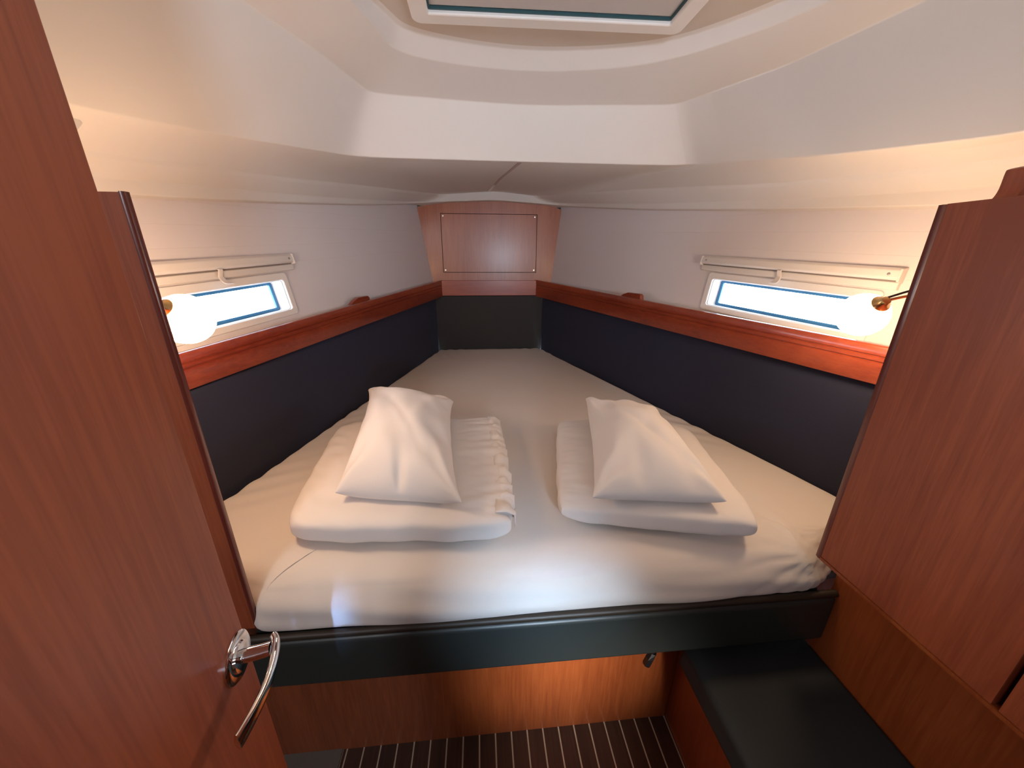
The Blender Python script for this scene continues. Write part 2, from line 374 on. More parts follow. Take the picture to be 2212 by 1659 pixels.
    bl = thing('window_blind', WP(S, 1.17, wallz(1.17, .1)), 'white roller blind cassette with pull tab above the %s hull window' % side, 'window blind')
    def prof(q):            # q: (height, offset) profile extruded along the wall
        P0 = [WP(S, c0, wallz(c0, h), o_) for h, o_ in q]; P1 = [WP(S, c1, wallz(c1, h), o_) for h, o_ in q]; return P0, P1
    b = BM(); hexa(b, *prof([(.100, .001), (.100, .020), (.106, .026), (.124, .024), (.132, .014), (.133, .001)])); obj('cassette', b, PLASTIC, bl, bevel=.002)
    b = BM(); hexa(b, *[[p for p in P] for P in prof([(.096, .001), (.096, .010), (.0985, .012), (.1005, .012), (.1005, .001)])]); obj('slot', b, DARK if False else mat('slot_shadow', (.25, .22, .22), .6), bl)
    b = BM(); hexa(b, *[[p for p in P] for P in prof([(.076, .001), (.076, .012), (.079, .014), (.0945, .014), (.0965, .011), (.0965, .001)])]); obj('guide_rail', b, PLASTIC, bl, bevel=.0015)
    for e in (c0, c1):
        d = .0025; b = BM(); hexa(b, [WP(S, e-d, wallz(e, h), o_) for h, o_ in [(.094, .001), (.096, .027), (.128, .026), (.134, .001)]], [WP(S, e+d, wallz(e, h), o_) for h, o_ in [(.094, .001), (.096, .027), (.128, .026), (.134, .001)]])
        obj('end_cap', b, PLASTIC, bl, bevel=.0012)
    for e in (c0+.022, c1-.022):
        b = BM(); lathe(b, WP(S, e, wallz(e, .114), .0255), WN(S), [(0, .0015), (.0035, .0012), (.0042, -.002)], 12)
        sc_ = obj('screw', b, SCREW, bl)
    tc_ = 1.165 if S < 0 else 1.18
    q0 = [(.101, .027), (.097, .030), (.080, .021), (.070, .026), (.062, .036), (.058, .046)]
    b = BM(); wdt = [.0065, .0065, .007, .0085, .011, .012]; th = .0022
    loops = []
    for (h, o_), wd in zip(q0, wdt):
        z = wallz(tc_, h); p = WP(S, tc_, z, o_); along = Vector((WX(S, 1, 1)-WX(S, 0, 1), 1, 0)).normalized(); nn = WN(S)
        loops.append([p-along*wd-nn*th, p+along*wd-nn*th, p+along*wd+nn*th, p-along*wd+nn*th])
    V = [[b.verts.new(p) for p in l] for l in loops]
    for x, y in zip(V, V[1:]):
        for k in range(4): b.faces.new((x[k], x[(k+1) % 4], y[(k+1) % 4], y[k]))
    b.faces.new(V[0][::-1]); b.faces.new(V[-1]); obj('pull_tab', b, PLASTIC, bl, bevel=.001)

# ------------------------------------------------------------------ shelf and rail along each hull side
for S, side in ((-1, 'left'), (1, 'right')):
    y0, y1 = .625, 2.68
    b = BM(); N = 10
    yy = [y0+(2.70-y0)*k/N for k in range(N+1)]
    up_in = [Vector((railX(S, y)+S*.015, y, railtop(S, y)-.016)) for y in yy]; up_out = [Vector((WX(S, y, railtop(S, y)), y, railtop(S, y)-.016)) for y in yy]
    grid(b, [[p-Vector((0, 0, .012)) for p in up_in], up_in, up_out, [p-Vector((0, 0, .012)) for p in up_out]])
    sh = obj('hull_shelf', b, FASCIA, loc=(S*.8 if S > 0 else -.6, 1.4, 1.18))
    tag(sh, 'narrow white ledge between the %s red rail and hull liner' % side, 'shelf')
    # rail profile with two grooves: (offset outboard, fraction of height from the bottom)
    def sect(y):
        zt, zb = railtop(S, y), railbot(S, y); H = zt-zb; pr = []
        for o_, f in [(.022, 0), (.001, 0), (0, .02), (0, .545), (.0035, .56), (.0035, .585), (0, .60), (0, .69), (.0035, .705), (.0035, .73), (0, .745), (0, .955), (.002, .985), (.006, 1), (.018, 1), (.022, .96)]:
            pr.append(Vector((railX(S, y)+S*o_, y, zb+f*H)))
        return pr
    r = thing('wooden_rail', (railX(S, 1.5), 1.5, 1.1), 'glossy reddish wooden fiddle rail with twin grooves along the %s hull side' % side, 'rail')
    b = BM(); hexa(b, sect(y0), sect(y1)); obj('rail_board', b, MAHOG, r, smooth=True, angle=50)
    # stop blocks standing up behind the rail
    for yb, ln, hh in ((1.735, .075, .022),)+(((.665, .07, .028),) if S > 0 else ()):
        b = BM(); q = [(-ln, 0), (-ln*.93, hh*.7), (-ln*.8, hh), (ln*.2, hh), (ln*.6, hh*.55), (ln, 0)]
        for o1, o2_ in ((.023, .040),):
            A = [Vector((railX(S, yb+dy)+S*o1, yb+(-dy if S < 0 else dy), railtop(S, yb)-.012+h if h else railtop(S, yb)-.016)) for dy, h in q]
            B = [Vector((railX(S, yb+dy)+S*o2_, yb+(-dy if S < 0 else dy), railtop(S, yb)-.012+h if h else railtop(S, yb)-.016)) for dy, h in q]
            for P in (A, B):
                for p in P: p.x = railX(S, p.y)+S*(o1 if P is A else o2_); p.z += .010
        hexa(b, A, B); obj('stop_block', b, MAHOG, r, bevel=.002)

# ------------------------------------------------------------------ bow bulkhead with inset access panel
bow = bpy.data.objects.new('wall_bow', None); C.objects.link(bow); bow.location = (.1, 2.7, 1.23); bow['kind'] = 'structure'
outl = [(.408, .0), ]
pan = [(-.325, 1.20), (-.395, 1.711), (-.32, 1.731), (-.243, 1.745), (-.06, 1.758), (.124, 1.764), (.30, 1.759), (.469, 1.744), (.52, 1.728), (.576, 1.705), (.518, 1.20)]
ho = [(-.2445, 1.2965), (-.2445, 1.6765), (.4105, 1.6765), (.4105, 1.2965)]
b = BM()
# front face as ring of quads between the outline and the access opening
o4 = [[(-.325, 1.20), (-.395, 1.711)], [(-.395, 1.711), (-.32, 1.731), (-.243, 1.745), (-.06, 1.758), (.124, 1.764), (.30, 1.759), (.469, 1.744), (.52, 1.728), (.576, 1.705)], [(.576, 1.705), (.518, 1.20)], [(.518, 1.20), (-.325, 1.20)]]
i4 = [(ho[0], ho[1]), (ho[1], ho[2]), (ho[2], ho[3]), (ho[3], ho[0])]
for oo, (p, q) in zip(o4, i4):
    vv = [b.verts.new((x, 2.70, z)) for x, z in oo]+[b.verts.new((x, 2.70, z)) for x, z in (q, p)]; b.faces.new(vv)
bmesh.ops.remove_doubles(b, verts=b.verts, dist=1e-5)
r_ = bmesh.ops.extrude_face_region(b, geom=list(b.faces)); bmesh.ops.translate(b, vec=(0, .018, 0), verts=[v for v in r_['geom'] if isinstance(v, bmesh.types.BMVert)])
obj('bow_panel', b, VENEER_BOW, bow)
b = BM(); box(b, -.2412, .4072, 2.7, 2.716, 1.2998, 1.6732); ap = obj('access_panel', b, VENEER_BOW, bow, bevel=.001)
for x, z in ((-.228, 1.66), (.394, 1.66), (-.228, 1.313), (.394, 1.313)):
    b = BM(); lathe(b, (x, 2.7, z), (0, -1, 0), [(0, .0012), (.005, .001), (.006, -.001)], 14); obj('screw', b, SCREW, ap)
b = BM(); box(b, -.5, .7, 2.722, 2.75, -.02, 1.95); obj('backing', b, DARK, bow)
b = BM(); box(b, -.262, .418, 2.660, 2.699, 1.142, 1.2455); t = obj('bow_rail', b, MAHOG_X, bevel=.002, loc=(.08, 2.68, 1.14)); tag(t, 'short reddish wooden rail across the bow above the charcoal cushion', 'rail')

# ------------------------------------------------------------------ back cushions
def slab(bm, A, B, nu=10, nv=6): pass
for S, side in ((-1, 'left'), (1, 'right')):
    y0, y1 = .63, 2.655
    def cs(y, o_): return cushX(S, y)+S*o_
    b = BM(); A = []; N = 12
    for k in range(N+1):
        y = y0+(y1-y0)*k/N; zt = railbot(S, y)-.001
        A.append([Vector((cs(y, o_), y, z)) for o_, z in ((.05, .72), (.006, .72), (0, .735), (-.002, .9), (.0, zt-.02), (.004, zt-.006), (.012, zt), (.05, zt))])
    V = grid(b, A)
    b.faces.new(V[0][::-1]); b.faces.new(V[-1])
    for i in range(N): b.faces.new((V[i][0], V[i+1][0], V[i+1][-1], V[i][-1]))
    t = obj('back_cushion', b, NAVY, smooth=True, angle=60, loc=(cs(1.5, .03), 1.5, .72)); tag(t, 'long dark navy fabric back cushion along the %s side of the berth' % side, 'cushion')
b = BM(); hexa(b, [(-.300, 2.668, .73), (.452, 2.668, .73), (.49, 2.659, 1.141), (-.327, 2.659, 1.141)][::-1], [(-.300, 2.70, .73), (.452, 2.70, .73), (.49, 2.70, 1.141), (-.327, 2.70, 1.141)][::-1])
t = obj('bow_cushion', b, mat('charcoal_fabric', (.036, .032, .032), .8, bump=(700, .3, .0006)), bevel=.008, loc=(.08, 2.69, .74)); tag(t, 'charcoal fabric cushion across the narrow bow end of the berth', 'cushion')

# ------------------------------------------------------------------ floor
flo = bpy.data.objects.new('floor', None); C.objects.link(flo); flo.location = (0, 0, 0); flo['kind'] = 'structure'
b = BM(); box(b, -.445, .575, -1.6, .72, -.02, -.0008); obj('seam_base', b, HOLLY, flo)
pitch = .0495; x = .562; k = 0
while x > -.42:
    b = BM(); box(b, x-pitch+.0022, x-.0022, -1.6, .716, -.006, .0004); obj('floor_plank', b, TEAK, flo); x -= pitch
b = BM(); box(b, x+.0022-.012, x-.0022, -1.6, .716, -.006, .0004); obj('edge_plank', b, TEAK, flo)
b = BM(); box(b, .5642, .576, -1.6, .716, -.006, .0004); obj('edge_plank', b, TEAK, flo)
b = BM(); box(b, -1.3, x-.012, -1.6, 2.72, -.02, .004); obj('grey_sole', b, GREY, flo)
b = BM(); box(b, .576, 1.6, -1.6, .76, -.02, .0); obj('side_sole', b, GREY, flo)

# ------------------------------------------------------------------ berth: front panel, base board, padded edge
berth = thing('berth', (.13, .64, 0), 'built-in V berth with veneer front and charcoal padded front edge', 'bed')
b = BM(); box(b, -1.0, 1.2, .716, .736, 0, .62); obj('front_panel', b, VENEER_FRONT, berth)
b = BM()
base_poly = [(-.49, .604), (.80, .604), (.80, .64), (1.04, .66), (1.03, .80), (.44, 2.665), (-.30, 2.665), (-.78, .66), (-.49, .64)]
hexa(b, [(x_, y_, .622) for x_, y_ in base_poly], [(x_, y_, .644) for x_, y_ in base_poly]); obj('base_board', b, SLATE, berth)
b = BM(); box(b, -.62, .832, .577, .603, .503, .640); obj('padded_edge', b, SLATE, berth, bevel=.012, seg=4)
b = BM(); tube(b, [(-.62, .588, .645), (.1, .588, .645), (.832, .588, .645)], .0085, 12); obj('piped_welt', b, SLATE_EDGE, berth, smooth=True)
# small black catch hanging under the padded edge
b = BM(); tube(b, catmull([(.472, .66, .51), (.471, .66, .45), (.464, .66, .415), (.450, .66, .398), (.443, .66, .382), (.440, .66, .368)], 5), [(.008, .006)]*25+[(.008, .006)], 8)
ct = obj('catch', b, DARK, berth, smooth=True)
b = BM(); tube(b, [(.448, .66, .388), (.443, .66, .374), (.437, .66, .352), (.434, .66, .342)], [(.010, .010), (.021, .012), (.021, .012), (.010, .010)], 6); obj('catch_pad', b, DARK, ct)

# ------------------------------------------------------------------ mattress with fitted sheet
def smoothstep(a, b_, x_): t_ = max(0, min(1, (x_-a)/(b_-a))); return t_*t_*(3-2*t_)
mpoly = [(-.482, .604), (-.480, .596), (-.46, .594), (.10, .590), (.76, .594), (.795, .604), (.87, .650), (.985, .700), (1.03, .745), (1.025, .81), (.75, 1.70), (.462, 2.63), (.445, 2.655), (-.295, 2.655), (-.312, 2.63), (-.52, 1.80), (-.735, .93), (-.785, .76), (-.74, .715), (-.60, .668), (-.505, .628), (-.486, .612)]
def densify(P, step=.012):
    out = []
    for i in range(len(P)):
        a_, c_ = Vector(P[i]), Vector(P[(i+1) % len(P)]); n_ = max(1, round((c_-a_).length/step))
        for k in range(n_): out.append(a_.lerp(c_, k/n_))
    return out
mp = densify(mpoly)
for _ in range(4): mp = [(mp[i-1]+2*mp[i]+mp[(i+1) % len(mp)])/4 for i in range(len(mp))]
cen = Vector((.13, 1.25))
def pull(x_, sv):       # creases of the sheet pulled toward the two front corners; sv = distance up the front and over the top
    out_ = 0
    for cx_, amp, L_, k_ in ((.785, .0095, .17, 9.5), (-.49, .002, .07, 7.0)):
        dx_, dy_ = (x_-cx_)*(1 if cx_ < 0 else -1), sv-.118; rr_ = math.hypot(dx_, dy_)+1e-4; an_ = math.atan2(dy_, dx_)
        out_ += amp*min(1, rr_/.04)*math.exp(-rr_/L_)*(abs(math.sin(an_*k_+1.1*noise.noise(Vector((rr_*8, cx_, 3)))+.9))**.6-.62)
    band = math.exp(-((sv-.045)/.045)**2)
    out_ += .0016*band*math.sin(sv*150+x_*9+3.5*noise.noise(Vector((x_*2.2, sv*6, 8))))*(.4+.9*abs(noise.noise(Vector((x_*3.3, 4, 1)))))
    return out_
def wr(x_, y_):        # shallow creases of the sheet
    z = .0022*noise.noise(Vector((x_*3.1, y_*3.1, 1)))
    # pulls toward the bow corners and hull side puckers
    for (cx_, cy_, an) in ((-.30, 2.6, 1.9), (.45, 2.6, 1.2), (-.72, 1.0, .4), (-.62, 1.5, .5), (.86, 1.3, 2.6)):
        q = (x_-cx_)*math.sin(an)-(y_-cy_)*math.cos(an); dd = ((x_-cx_)**2+(y_-cy_)**2)
        z += .0028*math.exp(-dd/.03)*math.sin(q*90)
    # drag line along the front edge
    z += .0018*math.exp(-((y_-.66)/.05)**2)*noise.noise(Vector((x_*4, y_*30, 5)))
    return z
b = BM(); ringz = []
prof_m = [(.020, .645), (.004, .648), (-.004, .660), (-.005, .678), (.000, .698), (.009, .716), (.022, .731), (.039, .744), (.060, .753), (.084, .759), (.105, .7615)]
prof_m = [(p.x, p.y) for p in catmull([(a_, c_, 0) for a_, c_ in prof_m], 3)]
arc = [0]
for (a_, c_), (d_, e_) in zip(prof_m, prof_m[1:]): arc.append(arc[-1]+math.hypot(a_-d_, c_-e_))
nrm = []
for i in range(len(mp)):
    t_ = (mp[(i+1) % len(mp)]-mp[i-1]).normalized(); nrm.append(Vector((-t_.y, t_.x)))
for (o_, z), sa in zip(prof_m, arc):
    rr = []
    for i, p in enumerate(mp):
        front = smoothstep(.69, .61, p.y)
        q = p+nrm[i]*(o_ if o_ < 0 else o_*(.3+.7*smoothstep(.66, .60, p.y)))
        wob = .006*noise.noise(Vector((p.x*6, p.y*6, z*18)))*(1 if o_ < .03 else .3)
        crease = front*.0012*math.sin(40*z*3+p.x*14+3*noise.noise(Vector((p.x*3, 0, 7))))*(1 if .66 < z < .75 else 0)
        tz = smoothstep(.715, .757, z); pl_ = pull(q.x, sa)*front*min(1, sa/.03)
        q = q+nrm[i]*(wob+crease-pl_*(1-tz))
        zz = z+(wr(q.x, q.y)+.002*noise.noise(Vector((p.x*9, p.y*9, 2))))*smoothstep(.70, .76, z)+pl_*tz
        # hem scallops low on the front face
        if z < .672: zz += front*(.006*max(0, noise.noise(Vector((p.x*5, 2, 1)))))
        rr.append((q.x, q.y, zz))
    ringz.append(rr)
top_in = ringz[-1]
for s_ in [1-(k/60)**1.0 for k in range(1, 60)]:
    ringz.append([((x_-cen.x)*s_+cen.x, (y_-cen.y)*s_+cen.y, 0) for x_, y_, z_ in top_in])
V = []
for k, rr in enumerate(ringz):
    row = []
    for (x_, y_, z_) in rr:
        if k >= len(prof_m): z_ = .762+wr(x_, y_)+pull(x_, arc[-1]+(y_-.668))*smoothstep(.85, .70, y_)
        row.append(b.verts.new((x_, y_, z_)))
    V.append(row)
for A_, B_ in zip(V, V[1:]):
    for i in range(len(A_)): b.faces.new((A_[i], A_[(i+1) % len(A_)], B_[(i+1) % len(A_)], B_[i]))
cv = b.verts.new((cen.x, cen.y, .762+wr(cen.x, cen.y)))
for i in range(len(mp)): b.faces.new((V[-1][i], V[-1][(i+1) % len(mp)], cv))
b.faces.new([v for v in V[0]][::-1])
mt = obj('mattress', b, SHEET, smooth=True, angle=80, loc=(.13, 1.2, .655)); tag(mt, 'V-shaped mattress under a fitted pale grey sheet', 'mattress')

# ------------------------------------------------------------------ folded duvets and pillows
import numpy as np
def bil(Q, u, v):      # Q = FL, FR, BR, BL ; u,v in 0..1
    return (Q[0]*(1-u)+Q[1]*u)*(1-v)+(Q[3]*(1-u)+Q[2]*u)*v
def N3(x, y, z): return noise.noise(Vector((x, y, z)))
def inflate(nx, ny, w_, h_, press, steps, top=None, seed=0, ruffle=0.0, noise_amt=.02, floor_=0.0, init=.012, damp=.97, sub=6, thick=.07, grav=.00003):
    """inflates a stitched two-layer cloth bag (mass-spring) lying on a plane; returns top and bottom grids"""
    rng = np.random.default_rng(seed)
    ix = np.arange(nx*ny).reshape(ny, nx); ib = ix.copy(); inner = np.zeros((ny, nx), bool); inner[1:-1, 1:-1] = True
    ib[inner] = nx*ny+np.arange(inner.sum()); nv = nx*ny+inner.sum()
    X, Y = np.meshgrid(np.linspace(-w_/2, w_/2, nx), np.linspace(-h_/2, h_/2, ny))
    P = np.zeros((nv, 3)); P[ix.ravel(), 0] = X.ravel(); P[ix.ravel(), 1] = Y.ravel(); P[ib.ravel(), 0] = X.ravel(); P[ib.ravel(), 1] = Y.ravel()
    rest = P.copy()
    bump_ = init*(1-(2*X/w_)**2)*(1-(2*Y/h_)**2)
    zc = init+floor_+.004
    P[:, 2] = zc; P[ix.ravel(), 2] += bump_.ravel(); P[ib[inner], 2] -= bump_[inner]
    P += rng.normal(0, .0012, P.shape)
    E, K, S = [], [], []
    for g in (ix, ib):
        for a, b, k in ((g[:, :-1], g[:, 1:], 1), (g[:-1], g[1:], 1), (g[:-1, :-1], g[1:, 1:], .5), (g[1:, :-1], g[:-1, 1:], .5), (g[:, :-2], g[:, 2:], .10), (g[:-2], g[2:], .10)):
            E.append(np.stack([a.ravel(), b.ravel()], 1)); K.append(np.full(a.size, k))
    E = np.concatenate(E); K = np.concatenate(K); L = np.linalg.norm(rest[E[:, 0]]-rest[E[:, 1]], axis=1)
    mid = (rest[E[:, 0]]+rest[E[:, 1]])/2
    ph = rng.uniform(0, 6, 4)
    L *= 1+noise_amt*np.sin(mid[:, 0]*23+ph[0]+2*np.sin(mid[:, 1]*17+ph[1]))*np.sin(mid[:, 1]*19+ph[2])
    if ruffle:      # gathered seam along +x
        f = np.clip((mid[:, 0]/(w_/2)-.86)/.14, 0, 1); L *= 1-ruffle*f*(np.abs(rest[E[:, 0], 0]-rest[E[:, 1], 0]) < 1e-6)
    F = []
    for g, o in ((ix, 1), (ib, -1)):
        a, b, c, d = g[:-1, :-1].ravel(), g[:-1, 1:].ravel(), g[1:, 1:].ravel(), g[1:, :-1].ravel()
        F.append(np.stack([a, b, c, d] if o > 0 else [d, c, b, a], 1))
    F = np.concatenate(F)
    i0, i1 = E[:, 0], E[:, 1]; cnt = np.bincount(E.ravel(), weights=np.repeat(K, 2), minlength=nv)[:, None]+1e-9
    V = np.zeros_like(P); dt = 1.0
    for s in range(steps):
        d1 = P[F[:, 2]]-P[F[:, 0]]; d2 = P[F[:, 3]]-P[F[:, 1]]; n = np.cross(d1, d2)*.5/(w_*h_/(nx*ny))
        c4 = P[F].mean(1); vol = (c4*n).sum()/3*(w_*h_/(nx*ny)); Vt = thick*w_*h_
        pr = press*max(-.5, min(1, (Vt/max(vol, 1e-6)-1)*3))
        A = np.stack([np.bincount(F.ravel(), weights=np.repeat(n[:, k]*.25, 4), minlength=nv) for k in range(3)], 1)
        V = V*damp+A*pr; V[:, 2] -= grav
        Q = P+V
        for _ in range(sub):
            d = Q[i1]-Q[i0]; l = np.linalg.norm(d, axis=1)+1e-12; c = (K*(l-L)/l*.5)[:, None]*d
            C_ = np.stack([np.bincount(i0, weights=c[:, k], minlength=nv)-np.bincount(i1, weights=c[:, k], minlength=nv) for k in range(3)], 1)
            Q = Q+C_/cnt*1.5
            Q[:, 2] = np.maximum(Q[:, 2], floor_)
            if top is not None: Q[:, 2] = np.minimum(Q[:, 2], top)
        V = Q-P; P = Q
    return P, ix, ib

def bag(name, Q, w_, h_, parent, nx=44, ny=60, lift=(0, 0, 0, 0), zmin=None, crease=None, **kw):
    Q = [Vector(q) for q in Q]
    P, ix, ib = inflate(nx, ny, w_, h_, .00008, **kw)
    cx = [P[ix[0, 0]][:2], P[ix[0, -1]][:2], P[ix[-1, -1]][:2], P[ix[-1, 0]][:2]]
    xs0, xs1 = (cx[0][0]+cx[3][0])/2, (cx[1][0]+cx[2][0])/2; ys0, ys1 = (cx[0][1]+cx[1][1])/2, (cx[2][1]+cx[3][1])/2
    b = BM(); V = []; zt_ = P[:, 2].max()
    for p in P:
        u, v = (p[0]-xs0)/(xs1-xs0), (p[1]-ys0)/(ys1-ys0); q = bil(Q, u, v)
        l_ = 0
        for k, (cu, cv_) in enumerate(((0, 0), (1, 0), (1, 1), (0, 1))): l_ += lift[k]*math.exp(-((u-cu)**2+(v-cv_)**2)/.035)
        z = q.z+p[2]+l_
        if crease and p[2] > .2*zt_: z += crease(u, v)*min(1, (p[2]-.2*zt_)/(.35*zt_))
        if zmin is not None: z = max(z, zmin)
        V.append(b.verts.new((q.x, q.y, z)))
    for g, o_ in ((ix, 1), (ib, -1)):
        for j in range(ny-1):
            for i in range(nx-1):
                f = [V[g[j, i]], V[g[j, i+1]], V[g[j+1, i+1]], V[g[j+1, i]]]; b.faces.new(f if o_ > 0 else f[::-1])
    o = obj(name, b, LINEN, parent, smooth=True, angle=170)
    sd = o.modifiers.new('smooth', 'SUBSURF'); sd.levels = 1; sd.render_levels = 1
    return o
def cloth(name, Q, H, n_exp, fn, m, parent=None, nu=56, nv=64, zb=None, flat=.0, edge_in=.0, loc=None, bottom=1.0, edgefn=None, round_=0.):
    Q = [Vector(q) for q in Q]; b = BM()
    def sp(t): return math.sin(math.pi/2*t)
    top, bot = [], []
    for j in range(nv+1):
        rt_, rb = [], []
        v = sp(2*j/nv-1)
        for i in range(nu+1):
            u = sp(2*i/nu-1)
            uu, vv = u*(1-edge_in*(1-v*v)), v*(1-edge_in*(1-u*u))
            rc = 1-round_*(abs(u*v))**6; uu *= rc; vv *= rc
            p = bil(Q, (uu+1)/2, (vv+1)/2)
            pr = max(0., (1-abs(u)**n_exp)*(1-abs(v)**n_exp))**(1/n_exp)
            wx, wy, wz = fn(u, v, pr)
            ed = edgefn(u, v) if edgefn else (0, 0, 0)
            rt_.append(Vector((p.x+wx+ed[0], p.y+wy+ed[1], p.z+H*.5*pr+wz*pr**.5+ed[2])))
            rb.append(Vector((p.x+wx+ed[0], p.y+wy+ed[1], p.z-H*.5*pr*bottom+ed[2])))
        top.append(rt_); bot.append(rb)
    V = [[b.verts.new(p) for p in r_] for r_ in top]
    W_ = [[V[j][i] if (i in (0, nu) or j in (0, nv)) else b.verts.new(bot[j][i]) for i in range(nu+1)] for j in range(nv+1)]
    for G, fl in ((V, 0), (W_, 1)):
        for j in range(nv):
            for i in range(nu):
                q = (G[j][i], G[j][i+1], G[j+1][i+1], G[j+1][i]); b.faces.new(q[::-1] if fl else q)
    if zb is not None:
        for v in b.verts: v.co.z = max(v.co.z, zb)
    return obj(name, b, m, parent, smooth=True, angle=120, loc=loc)
def duvetL(u, v, pr):
    z = .006*N3(u*1.5, v*1.8, 1)+.0035*N3(u*4, v*2.5, 2)
    # creases fanning in from the ruffled right edge
    r_ = smoothstep(.25, 1, u); z += .0075*r_*N3(u*2.2+v*2.0, v*9-u*4, 4)+.003*r_*N3(u*6, v*22, 9)
    l_ = smoothstep(-.3, -1, u); z += .005*l_*N3(u*5, v*7+u*4, 14)
    x = .006*N3(v*3, 0, 3)*abs(u)+.006*smoothstep(.75, 1, u)*N3(v*13, 1, 5)
    y = .006*N3(u*3.5, 7, 1)*abs(v)
    return x, y, z
def duvetR(u, v, pr):
    z = .006*N3(u*1.6, v*1.8, 21)+.003*N3(u*4.5, v*3.5, 22)
    l_ = smoothstep(-.4, -1, u); z += .0045*l_*N3(u*3, v*11, 24)+.002*l_*N3(u*4, v*28, 29)
    x = .005*N3(v*4, 0, 23)*abs(u); y = .007*N3(u*3.5, 7, 21)*abs(v)
    return x, y, z
dl = thing('folded_duvet', (-.2, .95, .762), 'folded white duvet beneath the left pillow, ruffled seam on its right side', 'duvet', 'folded duvets on the berth')
cloth('duvet_body', [(-.458, .706, .805), (.072, .668, .805), (.072, 1.262, .805), (-.520, 1.262, .805)], .088, 4.2, duvetL, LINEN, dl, nu=88, nv=96, zb=.7625, round_=.06)
b = BM(); rr = []
for k in range(97):
    t_ = k/96; y_ = .705+.545*t_; xb = .056+.006*math.sin(t_*5)
    am = .0038*(1+.9*N3(t_*6, 0, 0)); ph = 58*t_+7*N3(t_*5, 1, 1)
    rr.append([Vector((xb-.030, y_, .838+.003*math.sin(ph*.6))), Vector((xb-.004+am*math.sin(ph), y_, .838+.004*math.sin(ph*1.3))), Vector((xb+.012+am*1.5*math.sin(ph+.5), y_, .822+.005*math.cos(ph))), Vector((xb+.012+am*1.8*math.sin(ph+.9), y_, .795+.006*math.sin(ph*.7)))])
grid(b, rr); hem = obj('ruffled_hem', b, LINEN, dl, smooth=True, angle=170)
so = hem.modifiers.new('thick', 'SOLIDIFY'); so.thickness = .002
dr = thing('folded_duvet', (.45, .92, .762), 'folded white duvet beneath the right pillow, smooth rolled edges', 'duvet', 'folded duvets on the berth')
cloth('duvet_body', [(.178, .730, .803), (.640, .622, .803), (.745, 1.145, .803), (.283, 1.245, .803)], .084, 4.0, duvetR, LINEN, dr, nu=88, nv=96, zb=.7625, round_=.05)
def pcrease(seed, pin):
    def f(u, v):
        z = .008*N3(u*2.2, v*2.2, seed)+.0045*N3(u*5+v*3, v*4-u*2, seed+3)
        for k, (cu, cv_) in enumerate(((0, 0), (1, 0), (1, 1), (0, 1))):
            du, dv = u-cu, v-cv_; d = math.hypot(du, dv)+1e-4; an = math.atan2(dv, du)
            z += .0085*math.exp(-d*2.8)*math.sin(an*10+seed+k+3*N3(cu+seed, cv_, d*5))
        for (pu, pv, amp, su, sv) in pin: z -= amp*math.exp(-((u-pu)**2/su+(v-pv)**2/sv))
        # shallow pull line across the cloth
        q = (u-.5)*.8+(v-.45)*.6; z -= .0045*math.exp(-(q/.035)**2)*max(0, 1-abs(u-v)*1.2)
        return z
    return f
def pillow(Q, label, **kw):
    p = thing('pillow', (sum(q[0] for q in Q)/4, sum(q[1] for q in Q)/4, .855), label, 'pillow', 'pillows on the folded duvets')
    bag('pillow_body', Q, parent=p, **kw); return p
pl = pillow([(-.352, .758, .848), (-.048, .698, .848), (-.098, 1.215, .882), (-.410, 1.285, .895)], 'plump white pillow resting on the left folded duvet, sagging at its front', w_=.36, h_=.64, nx=48, ny=76, steps=210, thick=.096, seed=5, noise_amt=.020, crease=pcrease(3, [(.52, .03, .022, .0016, .012), (.85, .35, .008, .02, .01)]), lift=(.006, .006, .015, .030))
pr_ = pillow([(.252, .700, .846), (.568, .664, .846), (.598, 1.090, .878), (.368, 1.185, .888)], 'white pillow on the right folded duvet with its lower right corner pulled out', w_=.36, h_=.54, nx=50, ny=70, steps=210, thick=.080, seed=12, noise_amt=.022, crease=pcrease(11, [(.38, .12, .012, .006, .012), (.12, .5, .008, .01, .05), (.75, .08, .010, .01, .006)]), lift=(.008, .004, .01, .024))

# ------------------------------------------------------------------ left bulkhead, door and handle
bh = thing('bulkhead_panel', (-.75, .61, .66), 'cherry veneer bulkhead with dark edging behind the open door', 'bulkhead')
b = BM(); box(b, -1.0, -.486, .601, .611, .66, 1.482); obj('veneer_sheet', b, VENEER, bh)
pf = [(-.4862, .600), (-.482, .600), (-.480, .602), (-.480, .610), (-.482, .612), (-.4862, .612)]
b = BM(); hexa(b, [(x_, y_, .66) for x_, y_ in pf], [(x_, y_, 1.483) for x_, y_ in pf]); obj('edge_trim', b, MAHOG_Z, bh, smooth=True, angle=50)

da = math.radians(-8); dd = Vector((math.sin(da), math.cos(da), 0)); dn = Vector((dd.y, -dd.x, 0)); E0 = Vector((-.28, .329, 0))
def DP(s, n_, z): return E0-dd*s+dn*n_+Vector((0, 0, z))     # s aft along the door, n_ off its face
door = bpy.data.objects.new('door_1', None); C.objects.link(door); door.location = DP(.3, -.015, 0); door['kind'] = 'structure'
b = BM(); hexa(b, [DP(0, 0, .06), DP(.62, 0, .06), DP(.62, -.03, .06), DP(0, -.03, .06)], [DP(0, 0, 1.80), DP(.62, 0, 1.80), DP(.62, -.03, 1.80), DP(0, -.03, 1.80)]); obj('door_leaf', b, VENEER, door, bevel=.0015)
hz = .982
hs = .023
b = BM(); lathe(b, DP(hs, 0, hz), dn, [(0, .0), (.0262, 0), (.0262, .0022), (.0245, .0036), (.016, .0042), (.016, .0042)], 48)
lathe(b, DP(hs, 0, hz), dn, [(.0, .004), (.0165, .004), (.0155, .0065), (.0095, .008), (.0, .008)], 40)
